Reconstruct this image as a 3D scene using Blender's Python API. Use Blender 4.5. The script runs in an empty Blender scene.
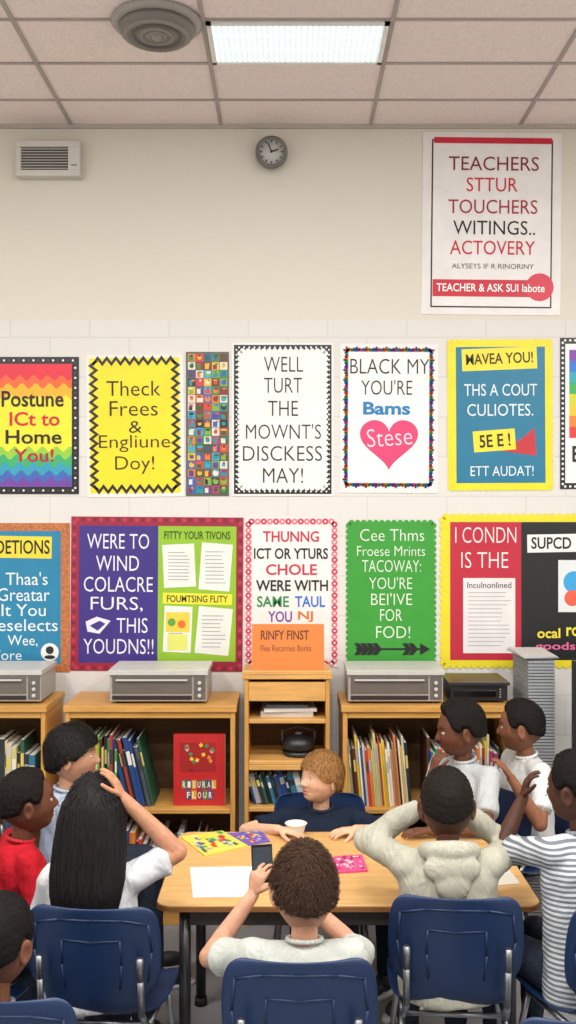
import bpy, math, random
from mathutils import Vector, Matrix, noise
random.seed(7)
sc = bpy.context.scene
F = 979.0; HC = 1.95; D = 5.0; SW = F / D

def V(*a): return Vector(a)
def W(px, py, d): return Vector(((px-288)/F*d, d, HC-(py-512)/F*d))
def smooth(x, a, b):
    t = max(0.0, min(1.0, (x-a)/(b-a))); return t*t*(3-2*t)
def lin(h):
    h = h.lstrip('#'); o = []
    for i in (0, 2, 4):
        c = int(h[i:i+2], 16)/255
        o.append(c/12.92 if c <= .04045 else ((c+.055)/1.055)**2.4)
    return (*o, 1)

# ---------------------------------------------------------------- materials
_mc = {}
def M(hexc, rough=.7, kind='plain', metal=0, **k):
    key = (hexc, rough, kind, metal, tuple(sorted(k.items())))
    if key in _mc: return _mc[key]
    m = bpy.data.materials.new(kind+'_'+hexc.strip('#')); m.use_nodes = True
    nt = m.node_tree; N = nt.nodes; L = nt.links
    b = N['Principled BSDF']; b.inputs['Roughness'].default_value = rough
    b.inputs['Metallic'].default_value = metal
    b.inputs['Base Color'].default_value = lin(hexc)
    tc = N.new('ShaderNodeTexCoord')
    def nz(scale, detail=3, vec=None, mp=None, dist=0):
        n = N.new('ShaderNodeTexNoise'); n.inputs['Scale'].default_value = scale; n.inputs['Detail'].default_value = detail; n.inputs['Distortion'].default_value = dist
        if mp:
            mm = N.new('ShaderNodeMapping'); mm.inputs['Scale'].default_value = mp
            L.new(tc.outputs['Object'], mm.inputs['Vector']); L.new(mm.outputs[0], n.inputs['Vector'])
        else: L.new(tc.outputs['Object'], n.inputs['Vector'])
        return n
    def bump(n, s, d=.01):
        bb = N.new('ShaderNodeBump'); bb.inputs['Strength'].default_value = s; bb.inputs['Distance'].default_value = d
        L.new(n.outputs[0], bb.inputs['Height']); L.new(bb.outputs[0], b.inputs['Normal'])
    def mixc(fac, c1, c2, lo=.35, hi=.65):
        r = N.new('ShaderNodeValToRGB'); r.color_ramp.elements[0].position = lo; r.color_ramp.elements[1].position = hi
        r.color_ramp.elements[0].color = c1; r.color_ramp.elements[1].color = c2
        L.new(fac.outputs[0], r.inputs[0]); L.new(r.outputs[0], b.inputs['Base Color']); return r
    def sss():
        b.inputs['Subsurface Weight'].default_value = .15; b.inputs['Subsurface Radius'].default_value = (1, .35, .15); b.inputs['Subsurface Scale'].default_value = .012
    c = lin(hexc)
    def sh(f): return (min(1, c[0]*f), min(1, c[1]*f), min(1, c[2]*f), 1)
    if kind == 'plain':
        mixc(nz(9), sh(.96), sh(1.03))
    elif kind == 'skin':
        mixc(nz(40, 4), sh(.88), sh(1.1)); bump(nz(220, 4), .2, .002); b.inputs['Specular IOR Level'].default_value = .3; sss()
    elif kind == 'wood':
        n = nz(3.0, 6, mp=(2, 14, 14) if not k.get('vert') else (14, 14, 2)); mixc(n, sh(.82), sh(1.1), .3, .7); bump(n, .05)
    elif kind == 'fabric':
        n = nz(9, 4, dist=1.6, mp=(1.6, 1.6, .7)); mixc(nz(400, 2), sh(.93), sh(1.05)); bump(n, .6, .024); b.inputs['Specular IOR Level'].default_value = .12
    elif kind == 'hair':
        n = nz(30, 5, mp=(6, 6, 1)); mixc(n, sh(.5), sh(1.9)); bump(n, .6, .004); b.inputs['Specular IOR Level'].default_value = .28
    elif kind == 'crop':
        n = nz(260, 4); mixc(n, sh(.5), sh(1.7)); bump(n, 1.0, .004); b.inputs['Specular IOR Level'].default_value = .15
    elif kind == 'cork':
        mixc(nz(120, 4), sh(.7), sh(1.25))
    elif kind == 'tile':
        n = nz(90, 6); mixc(n, sh(.93), sh(1.04)); bump(n, .25, .004)
    elif kind == 'carpet':
        n = nz(200, 5); mixc(n, sh(.75), sh(1.2)); bump(n, .4, .005)
    elif kind == 'head':
        a = N.new('ShaderNodeAttribute'); a.attribute_name = 'Col'
        n = nz(40, 4); r = N.new('ShaderNodeValToRGB'); r.color_ramp.elements[0].color = (.86, .86, .86, 1); r.color_ramp.elements[1].color = (1.0, 1.0, 1.0, 1); r.color_ramp.elements[0].position = .3; r.color_ramp.elements[1].position = .65
        mm = N.new('ShaderNodeMix'); mm.data_type = 'RGBA'; mm.blend_type = 'MULTIPLY'; mm.inputs[0].default_value = 1
        L.new(n.outputs[0], r.inputs[0]); L.new(a.outputs['Color'], mm.inputs[6]); L.new(r.outputs[0], mm.inputs[7]); L.new(mm.outputs[2], b.inputs['Base Color'])
        bump(nz(220, 4), .2, .002); b.inputs['Specular IOR Level'].default_value = .3; sss()
    elif kind == 'stripe':
        w = N.new('ShaderNodeTexWave'); w.bands_direction = 'Z'; w.inputs['Scale'].default_value = 20; w.inputs['Distortion'].default_value = .6
        L.new(tc.outputs['Object'], w.inputs['Vector']); mixc(w, lin('#c9ccd0'), lin('#6d737c'), .42, .62)
        bump(nz(9, 3, dist=1.2), .5, .022)
    elif kind == 'wall':
        br = N.new('ShaderNodeTexBrick'); br.inputs['Scale'].default_value = 1
        br.inputs['Brick Width'].default_value = .405; br.inputs['Row Height'].default_value = .203
        br.inputs['Mortar Size'].default_value = .005; br.inputs['Mortar Smooth'].default_value = .6
        br.inputs['Color1'].default_value = lin('#dbd9d5'); br.inputs['Color2'].default_value = lin('#d9d7d3'); br.inputs['Mortar'].default_value = lin('#cfcdc9')
        sp = N.new('ShaderNodeSeparateXYZ'); cb = N.new('ShaderNodeCombineXYZ')
        L.new(tc.outputs['Object'], sp.inputs[0]); L.new(sp.outputs['X'], cb.inputs['X']); L.new(sp.outputs['Z'], cb.inputs['Y'])
        L.new(cb.outputs[0], br.inputs['Vector'])
        gt = N.new('ShaderNodeMath'); gt.operation = 'GREATER_THAN'; gt.inputs[1].default_value = 2.93; L.new(sp.outputs['Z'], gt.inputs[0])
        mx = N.new('ShaderNodeMix'); mx.data_type = 'RGBA'; L.new(gt.outputs[0], mx.inputs[0]); L.new(br.outputs[0], mx.inputs[6])
        mx.inputs[7].default_value = lin('#d9d4c9'); L.new(mx.outputs[2], b.inputs['Base Color'])
    elif kind == 'emit':
        b.inputs['Emission Color'].default_value = c; b.inputs['Emission Strength'].default_value = k.get('s', 1)
    _mc[key] = m; return m

# ---------------------------------------------------------------- mesh builder
class MB:
    def __init__(s): s.v = []; s.f = []; s.m = []; s.sm = []; s.mats = []
    def mi(s, mat):
        if mat not in s.mats: s.mats.append(mat)
        return s.mats.index(mat)
    def add(s, vs, fs, mat, sm=False):
        o = len(s.v); s.v += [Vector(v) for v in vs]; i = s.mi(mat)
        for f in fs: s.f.append([a+o for a in f]); s.m.append(i); s.sm.append(sm)
    def box(s, x0, x1, y0, y1, z0, z1, mat, R=None, c=None):
        vs = [V(x, y, z) for x in (x0, x1) for y in (y0, y1) for z in (z0, z1)]
        if R is not None:
            c = Vector(c) if c is not None else V((x0+x1)/2, (y0+y1)/2, (z0+z1)/2)
            vs = [R @ (v-c)+c for v in vs]
        s.add(vs, [(0, 1, 3, 2), (4, 6, 7, 5), (0, 4, 5, 1), (2, 3, 7, 6), (0, 2, 6, 4), (1, 5, 7, 3)], mat)
    def rings(s, rings, mat, sm=True, cap=True):
        n = len(rings[0]); vs = [p for r in rings for p in r]; fs = []
        for i in range(len(rings)-1):
            for j in range(n):
                a = i*n+j; b = i*n+(j+1) % n; fs.append((a, b, b+n, a+n))
        if cap: fs.append(tuple(reversed(range(n)))); fs.append(tuple(range((len(rings)-1)*n, len(rings)*n)))
        s.add(vs, fs, mat, sm)
    def tube(s, p0, p1, r0, r1=None, mat=None, n=14, cap=True):
        p0 = Vector(p0); p1 = Vector(p1); r1 = r0 if r1 is None else r1
        d = (p1-p0).normalized(); a = d.orthogonal().normalized(); b = d.cross(a)
        rg = [[p+(a*math.cos(t)+b*math.sin(t))*r for t in [2*math.pi*i/n for i in range(n)]] for p, r in ((p0, r0), (p1, r1))]
        s.rings(rg, mat, True, cap)
    def ell(s, c, r, mat, R=None, n=16, m=10):
        c = Vector(c); vs = [V(0, 0, r[2])]; fs = []
        for i in range(1, m):
            ph = math.pi*i/m
            for j in range(n):
                th = 2*math.pi*j/n; vs.append(V(r[0]*math.sin(ph)*math.cos(th), r[1]*math.sin(ph)*math.sin(th), r[2]*math.cos(ph)))
        vs.append(V(0, 0, -r[2])); e = len(vs)-1
        for j in range(n): fs.append((0, 1+j, 1+(j+1) % n)); fs.append((e, e-n+(j+1) % n, e-n+j))
        for i in range(m-2):
            for j in range(n):
                a = 1+i*n+j; b = 1+i*n+(j+1) % n; fs.append((a, a+n, b+n, b))
        if R is not None: vs = [R @ v for v in vs]
        s.add([v+c for v in vs], fs, mat, True)
    def cap(s, p0, r0, p1, r1, mat):   # tapered capsule (for voxel union)
        s.tube(p0, p1, r0, r1, mat, 12); s.ell(p0, (r0,)*3, mat, n=12, m=8); s.ell(p1, (r1,)*3, mat, n=12, m=8)
    def path(s, pts, r, mat):
        for i in range(len(pts)-1): s.tube(pts[i], pts[i+1], r, r, mat, 10)
        for p in pts[1:-1]: s.ell(p, (r,)*3, mat, n=10, m=6)
    def build(s, name, origin=(0, 0, 0), parent=None, bevel=0, col=None):
        o = Vector(origin); me = bpy.data.meshes.new(name)
        me.from_pydata([v-o for v in s.v], [], s.f)
        for m in s.mats: me.materials.append(m)
        me.polygons.foreach_set('material_index', s.m); me.polygons.foreach_set('use_smooth', s.sm); me.update()
        ob = bpy.data.objects.new(name, me); sc.collection.objects.link(ob)
        if parent: ob.parent = parent; ob.location = o-parent.location
        else: ob.location = o
        if bevel:
            b = ob.modifiers.new('bevel', 'BEVEL'); b.width = bevel; b.segments = 2; b.limit_method = 'ANGLE'; b.harden_normals = False
        return ob

def RZ(a): return Matrix.Rotation(math.radians(a), 3, 'Z')
def RX(a): return Matrix.Rotation(math.radians(a), 3, 'X')
def RY(a): return Matrix.Rotation(math.radians(a), 3, 'Y')

# ---------------------------------------------------------------- room
def simple_box(name, *a, mat, bevel=0):
    b = MB(); b.box(*a, mat); return b.build(name, ((a[0]+a[1])/2, (a[2]+a[3])/2, (a[4]+a[5])/2) if name != 'wall_back' else (0, 0, 0), bevel=bevel)
CZ = HC+387/SW
wallm = M('#dedad0', .85, 'wall')
side = M('#dedad0', .85)
simple_box('wall_back', -3.3, 3.3, 5.0, 5.15, 0, CZ+.1, mat=wallm)
simple_box('wall_left', -3.45, -3.3, -2.0, 5.15, 0, CZ+.1, mat=side)
simple_box('wall_right', 3.3, 3.45, -2.0, 5.15, 0, CZ+.1, mat=side)
simple_box('floor', -3.45, 3.45, -2.0, 5.15, -.1, 0, mat=M('#8b8b8e', .8, 'carpet'))
simple_box('ceiling', -3.45, 3.45, -2.0, 5.15, CZ, CZ+.1, mat=M('#ebddda', .9, 'tile'))
simple_box('baseboard_back', -3.3, 3.3, 4.985, 5.0, 0, .1, mat=M('#3b3a3a', .5))
g = MB(); gm = M('#a89d99', .6)
X0 = (221-288)/SW; CW = 149.5/SW; RW = .383; Y0 = 4.69
xs = [X0+i*CW for i in range(-4, 5)]; ys = [Y0-i*RW for i in range(0, 17)]
for x in xs: g.box(x-.009, x+.009, -2, 5, CZ-.006, CZ, gm)
for y in ys: g.box(-3.3, 3.3, y-.008, y+.008, CZ-.0055, CZ, gm)
g.box(-3.3, 3.3, 4.985, 5, CZ-.02, CZ, M('#b5aca4', .6))
g.build('trim_ceiling_grid')
# fluorescent troffers
def troffer(ci, ri, strength=1.5, light=0):
    x0 = X0+ci*CW+.012; x1 = X0+(ci+1)*CW-.012; y1 = Y0-ri*RW-.01; y0 = y1-RW+.02
    b = MB(); fr = M('#e9e9e6', .4); em = M('#eefaff', .4, 'emit', s=strength); em2 = M('#cfe0e4', .4, 'emit', s=strength*.85)
    for a in ((x0, x0+.02, y0, y1), (x1-.02, x1, y0, y1), (x0, x1, y0, y0+.02), (x0, x1, y1-.02, y1)): b.box(*a, CZ-.014, CZ, fr)
    n = 30
    for i in range(n):   # prismatic lens ribs
        xa = x0+.02+(x1-x0-.04)*i/n; xb = x0+.02+(x1-x0-.04)*(i+1)/n; xm = (xa+xb)/2
        b.add([V(xa, y0+.02, CZ-.006), V(xm, y0+.02, CZ-.01), V(xa, y1-.02, CZ-.006), V(xm, y1-.02, CZ-.01)], [(0, 2, 3, 1)], em)
        b.add([V(xm, y0+.02, CZ-.01), V(xb, y0+.02, CZ-.006), V(xm, y1-.02, CZ-.01), V(xb, y1-.02, CZ-.006)], [(0, 2, 3, 1)], em2)
    for yy in (.33, .66): b.box(x0+.02, x1-.02, y0+(y1-y0)*yy-.003, y0+(y1-y0)*yy+.003, CZ-.013, CZ-.004, em2)
    ob = b.build('fluorescent_ceiling_light', ((x0+x1)/2, (y0+y1)/2, CZ-.007))
    if light:
        l = bpy.data.lights.new('tube_light', 'AREA'); l.shape = 'RECTANGLE'; l.size = x1-x0; l.size_y = y1-y0; l.energy = light; l.color = (1, .975, .94)
        lo = bpy.data.objects.new('tube_light', l); sc.collection.objects.link(lo); lo.parent = ob; lo.location = (0, 0, -.03)
troffer(0, 1, .8)
for ci in (-3, 0, 3):
    for ri in (5, 9, 13): troffer(ci, ri, .8, 44)
# round diffuser
b = MB(); c = V((156-288)/250, 3.94, CZ); dm = M('#8f8a86', .5); dd = M('#5f5b58', .6)
def ringsat(prof, n=40): return [[c+V(r*math.cos(2*math.pi*i/n), r*math.sin(2*math.pi*i/n), z*.62) for i in range(n)] for r, z in prof]
b.rings(ringsat([(.178, 0), (.183, -.02), (.168, -.04), (.158, -.042)]), M('#a09b97', .5))
b.rings(ringsat([(.15, -.04), (.152, -.065), (.14, -.095), (.12, -.10)]), M('#7a7571', .5))
for r in (.135, .105, .075, .045): b.rings(ringsat([(r, -.09), (r-.006, -.108), (r-.016, -.11), (r-.02, -.092)]), M('#8a8581', .5) if r != .105 else dd)
b.rings(ringsat([(.03, -.09), (.02, -.115), (.004, -.12)]), dm)
b.build('round_ceiling_air_diffuser', c)

# ---------------------------------------------------------------- posters
_tc = {}
def text_geo(s, bold):
    if (s, bold) in _tc: return _tc[(s, bold)]
    cu = bpy.data.curves.new('t', 'FONT'); cu.body = s; cu.size = 1; cu.offset = bold; cu.resolution_u = 3
    o = bpy.data.objects.new('t', cu); sc.collection.objects.link(o); bpy.context.view_layer.update()
    me = bpy.data.meshes.new_from_object(o.evaluated_get(bpy.context.evaluated_depsgraph_get()))
    vs = [v.co.copy() for v in me.vertices]; fs = [list(p.vertices) for p in me.polygons]
    bpy.data.objects.remove(o); bpy.data.curves.remove(cu); bpy.data.meshes.remove(me)
    a = min(v.x for v in vs); bb = max(v.x for v in vs); cc = min(v.y for v in vs); d = max(v.y for v in vs)
    r = ([((v.x-a)/max(bb-a, 1e-6), (v.y-cc)/max(d-cc, 1e-6)) for v in vs], fs); _tc[(s, bold)] = r; return r
INK = '#1b1b1d'
PR = .42
class Poster(MB):
    def P(s, px, py, L): return V((px-288)/SW, D-.004-L*.0006, HC-(py-512)/SW)
    def poly(s, pts, col, L, **k): s.add([s.P(x, y, L) for x, y in pts], [tuple(range(len(pts)))], M(col, PR, **k))
    def rect(s, x0, y0, x1, y1, col, L, rot=0, **k):
        cx, cy = (x0+x1)/2, (y0+y1)/2; a = math.radians(rot); ca, sa = math.cos(a), math.sin(a)
        s.poly([(cx+(x-cx)*ca-(y-cy)*sa, cy+(x-cx)*sa+(y-cy)*ca) for x, y in ((x0, y1), (x1, y1), (x1, y0), (x0, y0))], col, L, **k)
    def base(s, x0, y0, x1, y1, col, **k):
        s.bb = (x0, y0, x1, y1); a = s.P(x0, y1, 0); b = s.P(x1, y0, 0)
        s.box(a.x, b.x, a.y, D-.0005, a.z, b.z, M(col, PR, **k))
    def disc(s, x, y, r, col, L, n=20, ry=None):
        ry = ry or r; s.poly([(x+r*math.cos(2*math.pi*i/n), y-ry*math.sin(2*math.pi*i/n)) for i in range(n)], col, L)
    def text(s, t, x0, y0, x1, y1, col=INK, bold=0.0, L=4, rot=0):
        vs, fs = text_geo(t, bold); cx, cy = (x0+x1)/2, (y0+y1)/2; a = math.radians(rot); ca, sa = math.cos(a), math.sin(a); o = []
        for u, v in vs:
            x = x0+u*(x1-x0)-cx; y = y1-v*(y1-y0)-cy; o.append(s.P(cx+x*ca-y*sa, cy+x*sa+y*ca, L))
        s.add(o, fs, M(col, .6))
    def edge(s, step):
        x0, y0, x1, y1 = s.cur; o = []
        nx = max(2, round((x1-x0)/step)); ny = max(2, round((y1-y0)/step))
        for i in range(nx): o += [(x0+(x1-x0)*(i+.5)/nx, y0, 0), (x0+(x1-x0)*(i+.5)/nx, y1, 0)]
        for i in range(ny): o += [(x0, y0+(y1-y0)*(i+.5)/ny, 1), (x1, y0+(y1-y0)*(i+.5)/ny, 1)]
        return o
    def dots(s, rect, step, r, cols, L):
        s.cur = rect
        for i, (x, y, _) in enumerate(s.edge(step)): s.disc(x, y, r, cols[(i//2) % len(cols)], L, 12)
    def zig(s, rect, step, amp, w, col, L):
        x0, y0, x1, y1 = rect
        def run(ax, ay, bx, by):
            n = max(2, round(math.hypot(bx-ax, by-ay)/step)*2); ux, uy = (bx-ax)/n, (by-ay)/n; ln = math.hypot(ux, uy); nx, ny = -uy/ln, ux/ln
            pts = [(ax+ux*i+nx*amp*(-1 if i % 2 else 1), ay+uy*i+ny*amp*(-1 if i % 2 else 1)) for i in range(n+1)]
            for p, q in zip(pts, pts[1:]): s.poly([(p[0]-nx*w/2, p[1]-ny*w/2), (q[0]-nx*w/2, q[1]-ny*w/2), (q[0]+nx*w/2, q[1]+ny*w/2), (p[0]+nx*w/2, p[1]+ny*w/2)], col, L)
        run(x0, y0, x1, y0); run(x1, y0, x1, y1); run(x1, y1, x0, y1); run(x0, y1, x0, y0)
    def lines(s, x0, y0, x1, y1, n, col, L):
        for i in range(n):
            y = y0+(y1-y0)*i/max(1, n-1); s.rect(x0, y, x1-random.random()*.25*(x1-x0), y+.8, col, L)
    def done(s, name='motivational_poster', rot=0):
        x0, y0, x1, y1 = s.bb; c = s.P((x0+x1)/2, (y0+y1)/2, 0); c.y = D
        o = s.build(name, c); o.rotation_euler = (0, math.radians(rot), 0); return o

RED = '#c8203a'
# big top poster
p = Poster(); p.base(422, 133, 561, 315, '#e6e3e2'); p.rect(431, 140, 552, 308, INK, 1); p.rect(432.5, 141.5, 550.5, 306.5, '#e8e6e6', 2)
p.rect(433, 138, 551, 144, RED, 3)
for t, a, b_, y, c in (('TEACHERS', 448, 538, 157, '#7d1f33'), ('STTUR', 466, 517, 178, RED), ('TOUCHERS', 448, 537, 200, '#a02038'), ('WITINGS..', 453, 535, 221, INK), ('ACTOVERY', 450, 535, 241, RED)):
    p.text(t, a, y, b_, y+14, c, .0)
p.text('ALYSEYS IF R RINORINY', 452, 264, 534, 269, '#444444')
p.rect(433, 280, 551, 297, RED, 3); p.disc(540, 287, 14, '#d3304a', 4); p.text('TEACHER & ASK SUI Iabote', 437, 284, 545, 292, '#ffffff', .01, 5)
p.done(rot=.6)
# row 1
p = Poster(); p.base(-22, 357, 79, 494, '#17151a'); p.dots((-18, 360.5, 75.5, 490.5), 5, 1.1, ['#e8e8e8', '#3b3b44'], 1)
p.rect(-14, 364, 72, 487, '#d8243c', 2)
for i, (y, c) in enumerate(((378, '#e8602a'), (386, '#f0ae1f'), (398, '#efdf2c'), (440, '#ece030'), (449, '#8fc63e'), (457, '#35a86a'), (465, '#2a9ab7'), (473, '#3b62b4'), (480, '#6d3f9e'))):
    pts = [(72, 487), (72, y)]+[(72-86*k/30, y+3*math.sin(k*1.3+i)) for k in range(31)]+[(-14, 487)]
    p.poly(pts[::-1], c, 2+.35*(i+1))
for t, a, b_, y, c, h in (('Postune', 2, 64, 391, INK, 16), ('ICt to', 10, 60, 412, '#c8203a', 14), ('Home', 6, 62, 430, INK, 14), ('You!', 14, 54, 449, '#b01030', 13)): p.text(t, a, y, b_, y+h, c, .015, 7)
p.done()
p = Poster(); p.base(87, 355, 184, 497, '#e4e3db'); p.rect(90, 358, 180, 493, '#efd81e', 1); p.zig((94, 361, 176, 489), 9, 3, 4.5, INK, 2)
for t, a, b_, y, h in (('Theck', 107, 161, 381, 15), ('Frees', 110, 158, 401, 15), ('&', 129, 142, 421, 12), ('Engliune', 99, 170, 435, 17), ('Doy!', 115, 154, 456, 18)): p.text(t, a, y, b_, y+h, '#2a2a18', -.006)
p.done(rot=-.6)
# collage: a dense patchwork of small colourful pictures
p = Poster(); p.base(186, 352, 229, 496, '#5a5a50')
CC = ['#d0402e', '#e0b02a', '#2c8a46', '#2460b8', '#5a3a88', '#e0782a', '#20282e', '#d8d4c4', '#1f8a90', '#6a3a22', '#2a5a2c', '#b8305a', '#8a2420', '#7aa83a', '#3aa0c8']
for r_ in range(17):
    for c_ in range(5):
        xa = 188+c_*8; ya = 354+r_*8.24; c1 = random.choice(CC); c2 = random.choice(CC); c3 = random.choice(CC)
        p.rect(xa, ya, xa+7.4, ya+7.6, c1, 1)
        if random.random() < .5: p.disc(xa+3.7, ya+3.8, random.uniform(1.8, 3.2), c2, 1.6, 10)
        else: p.rect(xa+1, ya+random.uniform(1, 3), xa+random.uniform(4, 7), ya+7, c2, 1.6)
        p.rect(xa+random.uniform(1, 4), ya+1, xa+random.uniform(4.5, 7), ya+random.uniform(2, 3.5), c3, 2.2)
p.done('collage_poster')
p = Poster(); p.base(232, 343, 333.5, 496, '#e6e6e4'); p.rect(234, 345, 331.5, 494, INK, 1); p.rect(240, 351, 325.5, 488, '#e8e8e6', 2); p.dots((240, 351, 325.5, 488), 5.2, 2.6, ['#e8e8e6'], 2.3); p.dots((236.5, 347.5, 329, 491.5), 5, .9, ['#e8e8e8'], 2.5)
for t, a, b_, y in (('WELL', 264, 303, 357), ('TURT', 264, 302, 378), ('THE', 268, 298, 401), ('MOWNT\'S', 246, 321, 424), ('DISCKESS', 243, 322, 446), ('MAY!', 263, 303, 468)): p.text(t, a, y, b_, y+15, '#26262a', -.009)
p.done()
p = Poster(); p.base(340, 344, 438, 493, '#e2e2e2')
p.rect(343, 347, 434, 488, '#ebebeb', 1); rb = ['#d83a3a', '#e88a2a', '#3aa655', '#2a6fd0', '#7a3fa0', '#e0508a', '#20a0b0']
s_ = (346, 350, 431, 485); p.dots(s_, 2.6, 2.3, rb, 1.6); p.dots((343.8, 347.8, 433.2, 487.2), 5, 1.1, ['#20242c', '#ebebeb'], 2.2)
p.text('BLACK MY', 350, 359, 429, 374, '#26262a', -.009); p.text("YOU'RE", 361, 380, 412, 395, '#26262a', -.009); p.text('Bams', 363, 402, 410, 415, '#1f7fb8', .03)
hp = []
for i in range(48):
    t = 2*math.pi*i/48; hp.append((389+1.82*16*math.sin(t)**3, 441-1.75*(13*math.cos(t)-5*math.cos(2*t)-2*math.cos(3*t)-math.cos(4*t))))
p.poly(hp[::-1], '#d83f72', 2.5); p.text('Stese', 367, 428, 412, 446, '#f7d6e2', -.01, 4, -4)
p.done(rot=.3)
p = Poster(); p.base(448, 340, 552, 490, '#e8da2a'); p.dots((449.5, 341.5, 550.5, 488.5), 6, 2.5, ['#e8da2a'], .6); p.rect(456, 347, 545, 483, '#1f7698', 1)
p.rect(462, 348, 537, 370, '#eadb3a', 2, -2); p.text('MAVEA YOU!', 466, 353, 533, 364, '#34331a', .015, 3, -2)
p.text('THS A COUT', 464, 384, 537, 396, '#dcebf0', .0); p.text('CULIOTES.', 467, 404, 533, 416, '#dcebf0', 0)
p.poly([(534, 428), (536, 456), (494, 450), (520, 440)][::-1], '#c0303a', 2); p.rect(473, 430, 515, 451, '#eadb3a', 2.5, -4); p.text('5E E !', 479, 434, 510, 447, '#2c2b18', .02, 4, -4)
p.text('ETT AUDAT!', 470, 466, 533, 476, '#dcebf0', 0); p.done(rot=-.3)
p = Poster(); p.base(560, 338, 650, 489, '#1a1a1c'); p.dots((562.5, 340.5, 647.5, 486.5), 5, 1.2, ['#e8e8e8'], 1); p.rect(565, 344, 646, 483, '#e8e8e8', 1.4)
for i, c in enumerate(['#7a3fa0', '#2a6fd0', '#20a0b0', '#3aa655', '#c8cf30', '#f2c230', '#f08030', '#d83a3a']): p.rect(569, 350+i*11, 642, 361+i*11, c, 2)
p.text('BE KIND', 572, 446, 640, 462, INK, .02); p.done()
# row 2
p = Poster(); p.base(-30, 523, 70, 672, '#b86f40', kind='cork'); p.rect(-22, 531, 61, 664, '#2380a8', 1)
p.rect(-20, 536, 52, 558, '#e6d23c', 2, 1); p.text('DETIONS', -4, 540, 50, 554, INK, .015, 3)
for t, a, b_, y, h in (("Thaa's", 6, 48, 572, 13), ('Greatar', -2, 50, 588, 13), ('It You', 2, 46, 604, 12), ('Feselects', -10, 58, 619, 12), ('Wee,', 8, 38, 635, 12), ('Vore', -8, 22, 650, 10)): p.text(t, a, y, b_, y+h, '#dceaf0', .0)
p.disc(50, 652, 9, '#e8e8e8', 2); p.disc(50, 650, 4, '#222226', 3); p.disc(50, 657, 5.5, '#222226', 3, ry=2); p.done()
p = Poster(); p.base(71, 517, 243, 671, '#96203c'); p.dots((74, 520, 240, 668), 6, 2, ['#b8364c', '#7c182c'], .5); p.rect(79, 526, 158, 663, '#3c2d80', 1); p.rect(158, 526, 236, 661, '#8fbc2e', 1)
for t, a, b_, y, h in (('WERE TO', 87, 149, 534, 15), ('WIND', 96, 139, 556, 15), ('COLACRE', 84, 153, 577, 15), ('FURS,', 91, 143, 597, 15), ('THIS', 117, 148, 618, 15), ('YOUDNS!!', 84, 154, 639, 15)): p.text(t, a, y, b_, y+h, '#e4e2ee', -.004)
p.poly([(86, 622), (97, 617), (111, 621), (100, 634), (88, 632)], '#e4e2ee', 2); p.poly([(90, 626), (100, 621), (106, 624), (98, 631)], '#403083', 3)
for (x0, y0, x1, y1, r) in ((163, 544, 195, 587, -3), (200, 543, 231, 590, 4), (164, 606, 192, 652, 2), (197, 607, 231, 654, 5)):
    p.rect(x0, y0, x1, y1, '#e4e6e0', 2, r); p.lines(x0+5, y0+8, x1-5, y1-8, 9, '#9aa0a8', 3)
p.rect(166, 612, 190, 632, '#e8cc48', 3.2); p.rect(168, 634, 188, 650, '#dade70', 3.2); p.disc(172, 622, 4, '#5aa040', 3.6); p.disc(182, 624, 4, '#e07030', 3.6)
p.text('FITTY YOUR TIVONS', 164, 531, 230, 539, '#2a4416', .01); p.rect(163, 593, 232, 604, '#e6e03a', 2, 1); p.text('FOUMTSING FLITY', 167, 595, 228, 602, '#34331a', .015, 3); p.done('bulletin_board', .4)
p = Poster(); p.base(245, 518, 338, 667, '#e6dede'); p.dots((248.5, 521.5, 334.5, 663.5), 6, 3.2, ['#cc4058', '#d97f90'], .6); p.dots((248.5, 521.5, 334.5, 663.5), 6, 1, ['#f0f0f0'], 1.2); p.rect(253, 526, 330, 659, '#e9e9e7', 1.4)
for t, a, b_, y, c in (('THUNNG', 263, 319, 531, '#c8304a'), ('ICT OR YTURS', 254, 328, 548, INK), ('CHOLE', 266, 317, 564, '#c8304a'), ('WERE WITH', 256, 328, 580, INK), ('SAME', 257, 289, 596, '#2a8a4a'), ('TAUL', 295, 325, 596, '#2a6fd0'), ('YOU', 268, 292, 611, '#7a3fa0'), ('NJ', 298, 313, 611, '#e07020')): p.text(t, a, y, b_, y+11, c, .018)
p.done()
p = Poster(); p.base(348, 522, 434, 665, '#3a9a36'); p.dots((348.5, 522.5, 433.5, 664.5), 6, 2.8, ['#3a9a36'], .6)
for t, a, b_, y, h in (('Cee Thms', 360, 424, 529, 12), ('Froese Mrints', 357, 425, 546, 10), ('TACOWAY:', 362, 421, 560, 12), ("YOU'RE", 369, 412, 577, 12), ("BEI'IVE", 371, 412, 593, 12), ('FOR', 380, 402, 609, 12), ('FOD!', 376, 410, 626, 12)): p.text(t, a, y, b_, y+h, '#dcecd6', -.008)
p.rect(356, 648, 424, 650, INK, 2)
for x in (358, 364, 370, 376, 406, 412): p.poly([(x, 649), (x-4, 643), (x+1, 643), (x+6, 649), (x+1, 655), (x-4, 655)], INK, 2.5)
p.poly([(430, 649), (420, 643), (420, 655)], INK, 2.5); p.done()
p = Poster(); p.base(442, 516, 620, 666, '#e8d72c'); p.dots((442.5, 516.5, 619.5, 665.5), 7, 3.2, ['#e8d72c'], .6); p.rect(450, 522, 521, 660, '#bc263c', 1); p.rect(521, 522, 612, 660, '#1c1d20', 1)
p.text('I CONDN', 455, 527, 516, 543, '#ecdcdc', -.008); p.text('IS THE', 461, 552, 508, 568, '#ecdcdc', -.008); p.rect(463, 578, 515, 653, '#e4e1e1', 2); p.lines(468, 592, 511, 645, 14, '#b0aeb4', 3); p.text('Inculnonlined', 467, 582, 511, 588, '#333333')
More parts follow.
